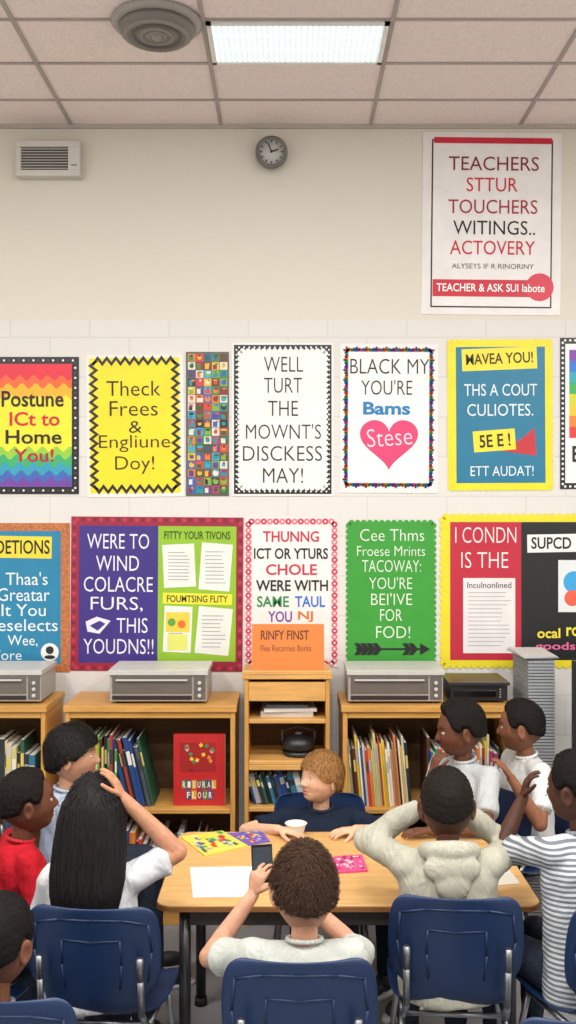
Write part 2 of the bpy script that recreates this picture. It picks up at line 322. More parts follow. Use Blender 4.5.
p.rect(527, 534, 600, 552, '#e8e8e6', 2, -1); p.text('SUPCD', 531, 537, 571, 549, INK, .02, 3); p.text('USES', 576, 537, 597, 549, '#c8304a', .02, 3)
p.rect(558, 560, 605, 612, '#e0e4e6', 2); p.disc(574, 582, 11, '#3aa0d8', 3); p.disc(572, 598, 8, '#e8604a', 3.5); p.disc(583, 573, 5, '#f2c230', 4)
p.text('ocal', 537, 628, 560, 638, '#f2dc3c', .02); p.text('rog', 566, 627, 586, 640, '#f2dc3c', .02); p.text('goods', 535, 642, 575, 652, '#e86a9a', .015); p.done('bulletin_board')

# wall vent
b = MB(); a = W(16, 176, 4.94); e = W(80, 141, 4.94); vm = M('#cbc8c2', .5)
b.box(a.x, e.x, 4.95, 5, a.z, e.z, M('#c5c1ba', .5)); b.box(a.x+.02, e.x-.06, 4.946, 4.952, a.z+.03, e.z-.03, M('#55524e', .7))
for i in range(8):
    z = a.z+.038+i*.014; b.box(a.x+.02, e.x-.06, 4.936, 4.95, z, z+.004, vm, RX(25))
for s in ((a.x, e.x, a.z, a.z+.03), (a.x, e.x, e.z-.03, e.z), (a.x, a.x+.025, a.z+.03, e.z-.03), (e.x-.06, e.x, a.z+.03, e.z-.03)): b.box(s[0], s[1], 4.935, 4.95, s[2], s[3], vm)
b.box(e.x-.045, e.x-.015, 4.932, 4.936, a.z+.05, a.z+.058, M('#8a8680'))
b.build('wall_air_vent', (a+e)/2, bevel=.002)
# clock
b = MB(); c = W(271.5, 153, 4.95); c.y = 5
def circ(r, y, n=40): return [c+V(r*math.cos(2*math.pi*i/n), y-5, r*math.sin(2*math.pi*i/n)) for i in range(n)]
b.rings([circ(.06, 5), circ(.072, 4.98), circ(.081, 4.95), circ(.081, 4.93), circ(.066, 4.925), circ(.064, 4.935)], M('#6e6b68', .4))
b.rings([circ(.066, 4.935), circ(.066, 4.934)], M('#b9b9b6', .4))
for i in range(12):
    t = math.pi*i/6; q = c+V(.054*math.cos(t), -.068, .054*math.sin(t)); b.box(q.x-.0025, q.x+.0025, q.y-.0005, q.y, q.z-.006, q.z+.006, M(INK), RY(90-math.degrees(t)))
for ang, l, w in ((70, .036, .0035), (-20, .05, .0025)):
    R = RY(ang); b.box(c.x-w, c.x+w, 4.930, 4.931, c.z-.006, c.z+l, M(INK), R, (c.x, 4.93, c.z))
b.ell(c+V(0, -.07, 0), (.006, .003, .006), M(INK)); b.build('wall_clock', c)

# ---------------------------------------------------------------- bookcases
maple = M('#cf9a50', .45, 'wood'); mapv = M('#ce984e', .45, 'wood', vert=1); back = M('#6b4e2c', .7, 'wood'); pale = M('#daa65e', .45, 'wood')
def bookcase(x0, x1, y0=4.6, y1=4.97, h=1.04, shelves=(.08, .53)):
    b = MB(); t = .022
    b.box(x0, x0+t, y0, y1, 0, h-t, mapv); b.box(x1-t, x1, y0, y1, 0, h-t, mapv); b.box(x0-.008, x1+.008, y0-.01, y1, h-.03, h, maple)
    b.box(x0+t, x1-t, y1-.01, y1, 0, h-.03, back)
    for z in shelves: b.box(x0+t, x1-t, y0+.004, y1-.01, z, z+t, maple)
    b.box(x0+t, x1-t, y0+.02, y0+.03, 0, .08, maple)
    b.box(x0+t, x1-t, y0+.003, y0+.02, h-.06, h-.03, maple)
    return b.build('wooden_bookcase', ((x0+x1)/2, (y0+y1)/2, 0), bevel=.003)
bookcase(-1.94, -1.14); bookcase(-1.047, -.249); bookcase(.258, 1.06)
def books(name, x0, x1, z, cols, y=4.64, hmin=.24, hmax=.34, tmin=.008, tmax=.03, lean=8):
    b = MB(); x = x0
    while x < x1-.02:
        t = random.uniform(tmin, tmax); h = random.uniform(hmin, hmax); dp = random.uniform(.18, .24); c = random.choice(cols); a = lean
        y_ = y+random.uniform(0, .02)
        R = RY(a); cc = (x, y_, z)
        b.box(x, x+t, y_, y_+dp, z+.001, z+h, M(c, .5), R, cc)
        b.box(x+.002, x+t-.002, y_+.004, y_+dp-.003, z+h, z+h+.0015, M('#d8d4ca'), R, cc)
        if t > .009: b.box(x+.002, x+t-.002, y_-.0012, y_, z+h*.6, z+h*.8, M(random.choice(['#dfdcd2', '#d8c060', '#a9adb2', '#30343a'])), R, cc)
        x += t/math.cos(math.radians(a))+.0015
    lo = min(v.z for v in b.v)
    for v in b.v: v.z += z+.0005-lo
    b.build(name, (x0, y, z))
P1 = ['#1c2226', '#2e6f88', '#3f8d4a', '#5d86a8', '#23427e', '#a8adb2', '#7aaa3a', '#4a4f55', '#2a2a2e', '#d8b82a', '#a03a2e', '#2c5a44']
P2 = ['#c83a3a', '#e0b83a', '#2a8a5a', '#c4c0b4', '#2f5aa8', '#d87a30', '#98948a', '#57301f', '#9a3a6a', '#c9bf80', '#2a2c30', '#e8e2d0']
zs = .552
books('row_of_books', -1.02, -.80, zs, P1+P2, lean=0, hmin=.26, tmin=.006, tmax=.018)
books('row_of_books', -.77, -.62, zs, P1, lean=-13, hmin=.27, tmin=.008, tmax=.026)
books('row_of_books', .29, .60, zs, P2, tmin=.005, tmax=.014, lean=-5, hmin=.26, hmax=.35)
books('row_of_books', .66, 1.02, zs, P1+P2, tmin=.006, tmax=.02, lean=0)
books('row_of_books', -1.02, -.35, .102, P2+P1, lean=0); books('row_of_books', .29, .95, .102, P1+P2, lean=0)
books('row_of_books', -1.9, -1.19, zs, P1+P2, lean=0)
def front_text(b, t, x0, x1, z0, z1, y, col, bold=.02, R=None, c=None):
    vs, fs = text_geo(t, bold); o = [V(x0+u*(x1-x0), y, z0+v*(z1-z0)) for u, v in vs]
    if R is not None: o = [R @ (q-Vector(c))+Vector(c) for q in o]
    b.add(o, fs, M(col, .6))
b = MB(); x0, x1, z0, z1 = -.545, -.30, zs+.001, zs+.34
b.box(x0, x1, 4.66, 4.69, z0, z1, M('#bf2a2a', .4)); b.box(x0+.002, x1+.001, 4.663, 4.687, z0+.003, z1-.003, M('#dad6ca'))
for q, (t, xa, xb) in enumerate((('RIXURAL', .04, .205), ('FLOUR', .06, .19))):
    zz = z0+.085-.05*q
    for i, ch in enumerate(t):
        w_ = (xb-xa)/len(t); b.box(x0+xa+i*w_, x0+xa+(i+.92)*w_, 4.659, 4.66, zz-.006, zz+.036, M(('#2f7a4a', '#284a8a', '#d8a02a', '#8a2a5a')[(i+q) % 4], .5)); front_text(b, ch, x0+xa+(i+.15)*w_, x0+xa+(i+.75)*w_, zz, zz+.03, 4.6585, '#efe6c8', .02)
b.box(x0+.03, x0+.2, 4.6592, 4.66, z0+.16, z0+.30, M('#9f2020', .5))
for i in range(16):
    xx = random.uniform(x0+.04, x0+.19); zz = random.uniform(z0+.17, z0+.29); b.box(xx-.008, xx+.008, 4.658-i*.00003, 4.6592, zz-.008, zz+.008, M(random.choice(['#e8803a', '#f2c23a', '#8a1820', '#e8a0a0', '#3a8a5a']), .5), RY(random.uniform(0, 90)))
b.build('picture_book', ((x0+x1)/2, 4.675, z0), bevel=.001)

# narrow display stand
b = MB(); x0, x1 = -.205, .197; y0, y1 = 4.6, 4.93; t = .02
b.box(x0, x0+t, y0, y1, 0, 1.165, mapv); b.box(x1-t, x1, y0, y1, 0, 1.165, mapv)
for z in (.08, .33, .54, .76, .955): b.box(x0+t, x1-t, y0+.004, y1-.01, z, z+.02, pale)
b.box(x0+t, x1-t, y1-.01, y1, .02, 1.16, back)
b.box(x0+t, x1-t, y0+.004, y0+.02, 1.06, 1.15, pale); b.box(x0+t, x1-t, y0+.004, y0+.016, .735, .76, pale)
b.box(x0-.01, x1+.01, y0-.01, y1, 1.165, 1.185, pale); b.box(x0-.01, x1+.01, y0-.012, y0+.01, 1.1852, 1.205, pale)
b.build('display_stand', ((x0+x1)/2, 4.76, 0), bevel=.003)
b = MB(); R = RX(-12); cc = (0, 4.63, 1.187)
b.box(-.172, .172, 4.63, 4.642, 1.189, 1.42, M('#d8782a', .5), R, cc); front_text(b, 'RINFY FINST', -.13, .10, 1.345, 1.39, 4.629, '#6b3010', .02, R, cc); front_text(b, 'Flee Recornes Borks', -.13, .11, 1.29, 1.32, 4.629, '#7a3c14', .0, R, cc)
b.build('orange_sign_board', cc)
b = MB()
b.box(-.13, .12, 4.66, 4.85, .9755, 1.0, M('#c8c6c0')); b.box(-.12, .13, 4.65, 4.85, 1.0002, 1.015, M('#e0dfdc'), RZ(4)); b.box(-.1, .1, 4.67, 4.84, 1.0152, 1.03, M('#6a6e72'), RZ(-3)); b.build('paper_stack', (0, 4.75, .976))
b = MB(); b.ell((.05, 4.72, .835), (.08, .08, .05), M('#26272b', .4)); b.tube((.05, 4.72, .7805), (.05, 4.72, .8), .07, .08, M('#26272b', .4)); b.tube((.05, 4.72, .875), (.05, 4.72, .89), .02, .015, M('#8a8a8a')); b.path([V(-.025, 4.72, .84), V(-.03, 4.71, .9), V(.05, 4.70, .92), V(.13, 4.71, .9), V(.125, 4.72, .84)], .004, M('#55565a')); b.build('lidded_pot', (.05, 4.72, .78))
books('row_of_books', -.16, .10, .562, P1, lean=-16, hmin=.13, hmax=.165)

# office machines on bookcases
def machine(x0, x1, z=1.0405, h=.16, y0=4.64, y1=4.93, name='desktop_printer', body='#c4c2bd', front='#a29e98'):
    b = MB(); bm = M(body, .4); fm = M(front, .4); dk = M('#2b241f', .5)
    b.box(x0, x1, y0, y1, z+.012, z+h-.023, fm); b.box(x0-.006, x1+.006, y0-.012, y1, z+h-.022, z+h, bm)
    for x in (x0+.03, x1-.05):
        for y in (y0+.02, y1-.05): b.box(x, x+.02, y, y+.02, z, z+.012, dk)
    xr = x1-.07
    b.box(x0+.012, xr, y0-.004, y0, z+.02, z+.04, dk); b.box(x0+.012, xr, y0-.003, y0, z+.048, z+h-.03, M('#6a635c', .25)); b.box(x0+.03, xr-.02, y0-.016, y0-.008, z+h-.05, z+h-.042, M('#c5c5c5', .3))
    for x in (x0+.04, xr-.03): b.tube((x, y0-.012, z+h-.046), (x, y0, z+h-.046), .004, .004, M('#c5c5c5', .3))
    b.box(xr+.008, x1-.006, y0-.003, y0, z+.02, z+h-.03, M('#66605a', .4))
    for i in range(3): b.tube((xr+.036, y0-.010, z+.04+i*.03), (xr+.036, y0-.003, z+.04+i*.03), .009, .009, M('#c5c5c5', .3))
    return b.build(name, ((x0+x1)/2, (y0+y1)/2, z), bevel=.003)
machine(-.845, -.385); machine(.285, .735); machine(-1.6, -1.17)
b = MB(); k = M('#1f1f22', .35); b.box(.775, 1.045, 4.66, 4.92, 1.052, 1.1245, k); b.box(.765, 1.055, 4.65, 4.925, 1.125, 1.14, M('#2c2c30', .3)); b.box(.79, .99, 4.657, 4.66, 1.07, 1.1, M('#0c0c0e', .2))
for x in (.80, 1.01):
    for y in (4.68, 4.89): b.tube((x, y, 1.0405), (x, y, 1.053), .01, .01, k)
for i in range(4): b.tube((1.01, 4.655, 1.07+i*.012), (1.01, 4.66, 1.07+i*.012), .004, .004, M('#8a8a8a'))
b.build('disc_player', (.91, 4.79, 1.04), bevel=.004)
# grey ribbed organiser tower with papers
b = MB(); gx0, gx1 = 1.13, 1.255
b.box(gx0+.004, gx1-.004, 4.62, 4.9, 0, 1.255, M('#85888b', .6))
for i in range(84): b.box(gx0, gx1, 4.6, 4.92, .01+i*.0148, .0205+i*.0148, M('#94979a', .6))
for i in range(3): b.box(gx0-.03, gx1+.01, 4.6, 4.9, 1.262+i*.004, 1.2655+i*.004, M('#c0beba' if i % 3 else '#a8b2bc'), RZ(random.uniform(-4, 4)))
b.build('paper_organizer_tower', (1.17, 4.76, 0))
b = MB(); k = M('#15161a', .3); b.box(1.30, 1.95, 4.45, 4.49, .83, 1.27, k); b.box(1.315, 1.935, 4.447, 4.45, .85, 1.255, M('#07080c', .1)); b.tube((1.62, 4.5, 0.03), (1.62, 4.5, 1.0), .025, .025, M('#55565a', .3, metal=.8)); b.box(1.4, 1.84, 4.35, 4.65, 0, .03, k)
b.build('television_on_stand', (1.62, 4.5, 0), bevel=.004)

# ---------------------------------------------------------------- table
TZ = .66; tx0, tx1, ty0, ty1 = -.435, .835, 3.21, 3.95
def rrect(x0, x1, y0, y1, r, z, n=6):
    o = []
    for cx, cy, a0 in ((x1-r, y1-r, 0), (x0+r, y1-r, 90), (x0+r, y0+r, 180), (x1-r, y0+r, 270)):
        for i in range(n+1):
            a = math.radians(a0+90*i/n); o.append(V(cx+r*math.cos(a), cy+r*math.sin(a), z))
    return o
b = MB(); tw = M('#d8aa6c', .38, 'wood')
b.rings([rrect(tx0, tx1, ty0, ty1, .05, TZ-.022), rrect(tx0, tx1, ty0, ty1, .05, TZ-.002), rrect(tx0+.002, tx1-.002, ty0+.002, ty1-.002, .05, TZ)], tw, False)
b.rings([rrect(tx0-.003, tx1+.003, ty0-.003, ty1+.003, .052, TZ-.02), rrect(tx0-.003, tx1+.003, ty0-.003, ty1+.003, .052, TZ-.005)], M('#8a5a2c', .4), False, False)
ap = M('#3a3532', .5); b.box(tx0+.08, tx1-.08, ty0+.06, ty0+.08, TZ-.09, TZ-.022, ap); b.box(tx0+.08, tx1-.08, ty1-.08, ty1-.06, TZ-.09, TZ-.022, ap); b.box(tx0+.08, tx0+.1, ty0+.06, ty1-.06, TZ-.09, TZ-.022, ap); b.box(tx1-.1, tx1-.08, ty0+.06, ty1-.06, TZ-.09, TZ-.022, ap)
for x in (tx0+.09, tx1-.09):
    for y in (ty0+.07, ty1-.07): b.tube((x, y, .02), (x, y, TZ-.022), .02, .02, M('#4a4a4e', .3, metal=.8)); b.tube((x, y, 0), (x, y, .03), .026, .024, M('#151515'))
b.build('classroom_table', ((tx0+tx1)/2, 3.58, 0))
def tp(px, py, z=TZ): d = (HC-z)*F/(py-512); return V((px-288)/F*d, d, z)
def sheet(name, pts, col, th=.002, z=TZ, extra=None):
    b = MB(); q = [tp(*p_, z=TZ) for p_ in pts]
    lo = [V(a.x, a.y, z+.0005) for a in q]; hi = [V(a.x, a.y, z+.0005+th) for a in q]
    b.rings([lo, hi], M(col, .5), False)
    if extra: extra(b, hi)
    return b.build(name, sum(lo, V(0, 0, 0))/len(lo))
sheet('sheet_of_paper', [(190, 868), (256, 867), (252, 897), (193, 898)], '#ecebe8')
def art(cols):
    def f(b, hi):
        A, B, C, E = hi
        def pt(u, v): return (A.lerp(B, u)).lerp(E.lerp(C, u), v)+V(0, 0, .0006)
        for i in range(44):
            u, v = random.uniform(.03, .86), random.uniform(.03, .8); w, h = random.uniform(.05, .12), random.uniform(.05, .16); z = V(0, 0, .00004*i)
            b.add([pt(u, v)+z, pt(u+w, v)+z, pt(u+w, min(.98, v+h))+z, pt(u, min(.98, v+h))+z], [(0, 3, 2, 1)], M(random.choice(cols), .4))
    return f
sheet('magazine', [(181, 838), (222, 832), (248, 847), (205, 857)], '#d8cf5a', .006, extra=art(['#3a6ac0', '#e8d23a', '#3aa655', '#d0442c', '#9aa0a8', '#efece0', '#4a5560']))
sheet('magazine', [(226, 834), (262, 832), (270, 842), (248, 846)], '#6a5ab0', .004, extra=art(['#3a4ab0', '#e8d23a', '#d0442c', '#a8a0d8']))
sheet('booklet', [(333, 858), (362, 856), (368, 872), (336, 874)], '#d84a84', .006, extra=art(['#f0a0b8', '#9a2a60', '#e8c0cc']))
sheet('sheet_of_paper', [(470, 868), (506, 866), (520, 884), (478, 888)], '#dcd8cc')
b = MB(); c = tp(296, 835); n = 24
def cr(r, z): return [c+V(r*math.cos(2*math.pi*i/n), r*math.sin(2*math.pi*i/n), z) for i in range(n)]
b.rings([cr(.030, .0005), cr(.036, .03), cr(.042, .046), cr(.045, .048), cr(.041, .048), cr(.034, .035), cr(.028, .006), cr(.002, .005)], M('#ecebe6', .3)); b.build('white_bowl', c)

# ---------------------------------------------------------------- chairs
blue = M('#142b50', .4); chrome = M('#8f9297', .33, metal=.9)
def chair(x, y, yaw=0, top=.79, name='school_chair'):
    k = (top-.42)/.37
    prof = [(-.232, .790, .150), (-.230, .778, .185), (-.224, .74, .200), (-.214, .68, .206), (-.204, .60, .205), (-.196, .545, .192), (-.190, .515, .155), (-.178, .47, .145), (-.14, .432, .165), (-.06, .42, .192), (.05, .418, .2), (.14, .422, .2), (.19, .415, .19), (.21, .395, .17)]
    b = MB(); n = 14; vs = []; fs = []
    for (yy, zz, w) in prof:
        if zz > .44: zz = .42+(zz-.42)*k
        for j in range(n+1):
            u = -1+2*j/n; f = smooth(zz, .43, .55); vs.append(V(u*w, yy+.035*u*u*f, zz+(1-f)*.018*u*u))
    for i in range(len(prof)-1):
        for j in range(n):
            a = i*(n+1)+j; fs.append((a, a+1, a+n+2, a+n+1))
    root = bpy.data.objects.new(name, None); sc.collection.objects.link(root); root.location = (x, y, 0); root.rotation_euler = (0, 0, math.radians(yaw))
    b.add(vs, fs, blue, True); sh = b.build('seat_shell'); sh.parent = root
    s = sh.modifiers.new('s', 'SOLIDIFY'); s.thickness = .008; s.offset = 0; s2 = sh.modifiers.new('ss', 'SUBSURF'); s2.levels = 1; s2.render_levels = 2
    b = MB(); T = .42+(.60-.42)*k
    for sx in (-1, 1):
        b.path([V(sx*.150, -.232, T+.05), V(sx*.150, -.222, T-.02), V(sx*.150, -.205, .47), V(sx*.155, -.14, .405), V(sx*.16, .12, .4), V(sx*.2, .19, .012)], .0105, chrome)
        b.path([V(sx*.155, -.10, .403), V(sx*.20, -.235, .012)], .0105, chrome)
        for q in (V(sx*.2, .19, .012), V(sx*.2, -.235, .012)): b.ell(q, (.016, .016, .012), M('#202022'))
    b.path([V(-.16, .1, .4), V(.16, .1, .4)], .009, chrome); b.path([V(-.155, -.12, .4), V(.155, -.12, .4)], .009, chrome)
    fr = b.build('frame'); fr.parent = root
    b = MB()
    def bk(u, t):   # point on the rear surface, t = 0 bottom .. 1 top
        zz = .535+(.765-.535)*t; rows = [(q[1], q[0], q[2]) for q in prof[1:8]][::-1]
        for (za, ya, wa), (zb, yb, wb) in zip(rows, rows[1:]):
            if zz <= zb: f = (zz-za)/(zb-za); yy = ya+(yb-ya)*f; w = wa+(wb-wa)*f; break
        return V(u*w, yy+.035*u*u-.005, .42+(zz-.42)*k)
    loop = [bk(-.84, .1), bk(-.86, .5), bk(-.84, .88), bk(-.5, .95), bk(0, .96), bk(.5, .95), bk(.84, .88), bk(.86, .5), bk(.84, .1)]
    b.path(loop, .0035, blue)
    for u in (-.45, .45): b.path([bk(u, .02), bk(u*.97, .35), bk(u*.94, .68)], .0035, blue)
    b.path([bk(-.43, .68), bk(0, .66), bk(.43, .68)], .0035, blue)
    rb_ = b.build('back_ribs'); rb_.parent = root
    return root

# ---------------------------------------------------------------- people
fold = bpy.data.textures.new('cloth_folds', 'CLOUDS'); fold.noise_scale = .08; fold.noise_depth = 1
HLS = {'short': [(0, .62), (.2, .55), (.28, .38), (.34, .1), (.40, -.02), (.45, -.02), (.5, .14), (.56, .10), (.63, -.22), (1, -.42)],
       'bowl': [(0, .30), (.2, .30), (.28, .22), (.36, 0), (.42, -.12), (.47, -.08), (.52, .06), (.58, -.1), (.65, -.4), (1, -.62)],
       'long': [(0, .6), (.2, .5), (.28, .2), (.34, -.2), (.4, -.6), (1, -.8)]}
def hl(a, st):
    t = HLS[st]
    for (a0, z0), (a1, z1) in zip(t, t[1:]):
        if a <= a1: return z0+(z1-z0)*(a-a0)/(a1-a0)
    return t[-1][1]
def head_pt(u, off=0, detail=True):
    x, y, z = u
    X = x*(.074+off); Y = y*(.090+off); Z = z*(.105+off)
    if z > 0 and y < 0: Y *= 1+.06*smooth(z, 0, .5)
    if z < 0:
        t = -z; X *= 1-.14*smooth(t, .3, .95)
        if y < 0: Y *= 1-.42*smooth(t, .25, .9)
    w = smooth(y, .0, .5); Y += .018*smooth(-z, .45, .9)*w
    X *= 1+.03*math.exp(-((z+.25)/.2)**2)*w
    if detail and y > 0:
        w2 = smooth(y, .15, .5)
        pr = smooth(-z, -.06, .30)*(1-smooth(-z, .31, .40)); sg = .0065+.005*smooth(-z, .05, .3)
        Y += .017*pr*math.exp(-(X/sg)**2)*w2
        Y += .004*math.exp(-((abs(X)-.011)/.006)**2-((z+.30)/.06)**2)*w2
        Y -= .008*math.exp(-((abs(X)-.029)/.014)**2-((z-.0)/.12)**2)*w2
        Y += .003*math.exp(-((z-.16)/.07)**2)*math.exp(-((abs(X)-.026)/.02)**2)*w2
        Y += .0055*math.exp(-(X/.017)**2)*(math.exp(-((z+.50)/.045)**2)+1.0*math.exp(-((z+.61)/.05)**2))*w2
        Y -= .003*math.exp(-(X/.02)**2)*math.exp(-((z+.555)/.02)**2)*w2
        Y -= .003*math.exp(-(X/.018)**2)*math.exp(-((z+.72)/.05)**2)*w2
        Y += .003*math.exp(-((abs(X)-.036)/.02)**2-((z+.3)/.18)**2)*w2
    return V(X, Y, Z)
def usph(n, m):
    vs = [V(0, 0, 1)]; fs = []
    for i in range(1, m):
        ph = math.pi*i/m
        for j in range(n): th = 2*math.pi*j/n; vs.append(V(math.sin(ph)*math.cos(th), math.sin(ph)*math.sin(th), math.cos(ph)))
    vs.append(V(0, 0, -1)); e = len(vs)-1
    for j in range(n): fs.append((0, 1+j, 1+(j+1) % n)); fs.append((e, e-n+(j+1) % n, e-n+j))
    for i in range(m-2):
        for j in range(n): a = 1+i*n+j; b_ = 1+i*n+(j+1) % n; fs.append((a, a+n, b_+n, b_))
    return vs, fs
HV, HF = usph(110, 84); CVv, CFf = usph(96, 72)

def make_head(root, C, yaw, pitch, roll, skin, hair, style='short', thick=.012, curl=0, strands=0, scale=1.0, mess=.25):
    R = RZ(yaw) @ RX(pitch) @ RY(roll)
    def T(v): return R @ (v*scale)+C
    sk = lin(skin); lip = tuple(sk[i]*(.72, .42, .42)[i]+(.12, .02, .02)[i]*(1 if sk[0] > .2 else .35) for i in range(3)); hr = lin(hair)
    b = MB(); P0 = [head_pt(u) for u in HV]; b.add([T(q) for q in P0], HF, M(skin, .55, 'head'), True)
    ob = b.build('head', C, root); ca = ob.data.color_attributes.new('Col', 'FLOAT_COLOR', 'POINT')
    for i, (u, q) in enumerate(zip(HV, P0)):
        c = list(sk[:3])
        if u.y > .2:
            l = math.exp(-(q.x/.019)**4)*max(math.exp(-((u.z+.50)/.04)**4), math.exp(-((u.z+.605)/.045)**4))
            dark = math.exp(-(q.x/.021)**4)*math.exp(-((u.z+.553)/.016)**2)
            br = math.exp(-((abs(q.x)-.029)/.016)**4)*math.exp(-((u.z-.205+abs(abs(q.x)-.027)*3)/.032)**4)
            ck = .35*math.exp(-((abs(q.x)-.042)/.018)**2-((u.z+.3)/.15)**2)
            c = [c[k]*(1-l)+lip[k]*l for k in range(3)]; c = [c[0]*(1+.08*ck), c[1]*(1-.25*ck), c[2]*(1-.25*ck)]
            c = [c[k]*(1-.7*dark) for k in range(3)]; c = [c[k]*(1-.85*br)+hr[k]*.85*br for k in range(3)]
        if style == 'short':
            a = math.atan2(abs(u.x), u.y)/math.pi
            if a > .36:
                st = .55*smooth(u.z, hl(a, style)-.28, hl(a, style)+.02)
                c = [c[k]*(1-st)+hr[k]*1.5*st for k in range(3)]
        ca.data[i].color = (*c, 1)
    b = MB(); ew = M('#dcd8d3', .2); ir = M('#24160f', .15); sm = M(skin, .55, 'skin'); ls = M('#14100e', .5)
    for sx in (-1, 1):
        e = V(sx*.029, .0685, .001); dv = V(sx*.08, 1, 0).normalized()
        b.ell(T(e), (.0125*scale,)*3, ew, R, 20, 14); b.ell(T(e+dv*.0072), (.0058*scale,)*3, ir, R, 14, 10)
        for zc, s0 in ((1, .28), (-1, .55)):
            vs = []; n = 14
            for i in range(5):
                el = math.asin(min(1, s0+(1-s0)*i/4*.8))*zc
                for j in range(n): az = math.radians(10+160*j/(n-1)); vs.append(T(e+V(math.cos(el)*math.cos(az), math.cos(el)*math.sin(az), math.sin(el))*.0135))
            b.add(vs, [(i*n+j, i*n+j+1, (i+1)*n+j+1, (i+1)*n+j) for i in range(4) for j in range(n-1)], sm, True)
            if zc == 1:
                pts = vs[:n]
                for q0, q1 in zip(pts[2:-2], pts[3:-1]): b.tube(q0, q1, .0009, .0009, ls, 6)
        ec = V(sx*.077, -.008, -.010); Re = R @ RZ(-sx*30) @ RX(-8)
        vs, fs = usph(18, 14); o = []
        for u in vs:
            q = V(u.x*.008, u.y*.018*(1 if u.z > -.2 else 1-.35*(-u.z-.2)), u.z*.030)
            rr = math.hypot(u.y, u.z)
            if u.x*sx > 0: q.x -= sx*.007*math.exp(-(rr/.55)**4)*1.0
            o.append(C+Re @ (q*scale)+R @ (ec*scale))
        b.add(o, fs, sm, True)
        b.ell(T(V(sx*.0062, head_pt(V(.05, .94, -.33)).y+.0035, -.0395)), (.003*scale, .003*scale, .0016*scale), M('#2a1410', .8), R, 8, 6)
    b.build('face_features', C, root)
    hm = M(hair, .6, 'crop' if curl else 'hair'); b = MB(); o = []
    for u in CVv:
        a = math.atan2(abs(u.x), u.y)/math.pi; wig = .05*noise.noise(V(u.x*7, u.y*7, 3+C.x*5)) if not curl else .02*noise.noise(V(u.x*9, u.y*9, C.x*5))
        mk = smooth(u.z, hl(a, style)-.03+wig, hl(a, style)+(.10 if not curl else .2)+wig)
        tt = thick*(1+.45*smooth(u.z, .2, .9))
        off = -.006+(tt+.006)*mk
        off += mk*(noise.noise(u*(26 if curl else 6)+C)*(.0035 if curl else .004)+(noise.noise(u*55+C)*.0025 if curl else 0))
        o.append(T(head_pt(u, off, False)))
    b.add(o, CFf, hm, True)
    crown = V(0, -.35, .93).normalized(); rnd = random.Random(int(abs(C.x)*1000)+5)
    cnt = 0
    while cnt < strands:
        z = rnd.uniform(-.6, 1); th = rnd.uniform(0, 2*math.pi); r = math.sqrt(1-z*z); u = V(r*math.cos(th), r*math.sin(th), z)
        a = math.atan2(abs(u.x), u.y)/math.pi
        if z < hl(a, style)+.05: continue
        cnt += 1; pts = []; L_ = rnd.uniform(4, 7.5)*(.55 if style == 'short' else 1); jit = V(rnd.gauss(0, mess), rnd.gauss(0, mess), 0); lift = rnd.uniform(0, .003)
        for k in range(6):
            tg = u-crown*u.dot(crown)
            if tg.length < .05: tg = V(rnd.gauss(0, 1), rnd.gauss(0, 1), .1)
            tg = (tg.normalized()+jit*.6); tg = (tg-u*tg.dot(u)).normalized()
            tt = thick*(1+.45*smooth(u.z, .2, .9)); aa = math.atan2(abs(u.x), u.y)/math.pi; mk = smooth(u.z, hl(aa, style)-.12, hl(aa, style)+.10)
            pts.append((T(head_pt(u, .001+tt*(.35+.65*mk)+lift+.0012*k*(1 if k > 3 else .4), False)), R @ u)); u = (u+tg*.075*L_/6).normalized()
        vs = []
        for k, (q, nn) in enumerate(pts):
            d = (pts[min(k+1, 5)][0]-pts[max(k-1, 0)][0]).normalized(); sdir = d.cross(nn).normalized()*(.0015*(1-.85*(k/5)**2)); vs += [q-sdir, q+sdir]
        b.add(vs, [(2*k, 2*k+1, 2*k+3, 2*k+2) for k in range(5)], hm, True)
    if style == 'long':
        def cur(cy, z, rx, ry, n=28): return [V(rx*math.cos(2*math.pi*i/n), cy+ry*math.sin(2*math.pi*i/n), z) for i in range(n)]
        pf = [(-.012, .075, .066, .072), (-.016, .045, .086, .088), (-.025, 0, .097, .088), (-.045, -.08, .106, .068), (-.065, -.15, .108, .056), (-.082, -.20, .102, .043), (-.088, -.24, .092, .033), (-.09, -.265, .07, .02), (-.09, -.28, .03, .008)]
        ZR = RZ(yaw)
        b.rings([[ZR @ q*scale+C for q in cur(*p_)] for p_ in pf], hm)
        for i in range(620):
            th = rnd.uniform(-.15, math.pi+.15)+math.pi; vs = []; w = rnd.uniform(.0010, .0022); ex = rnd.uniform(.0, .003); jt = rnd.gauss(0, .06)
            kk = len(pf)-rnd.choice([1, 1, 2, 2])
            for k in range(1, kk):
                cy, z, rx, ry = pf[k]; t2 = th+jt*k/4; q = V((rx+ex)*math.cos(t2), cy+(ry+ex)*math.sin(t2), z-.006*rnd.random()); nn = V(math.cos(t2)/rx, math.sin(t2)/ry, 0).normalized(); sd = V(-nn.y, nn.x, 0)*w
                vs += [ZR @ (q-sd)*scale+C, ZR @ (q+sd)*scale+C]
            b.add(vs, [(2*k, 2*k+1, 2*k+3, 2*k+2) for k in range(kk-2)], hm, True)
    b.build('hair', C, root)
    return R

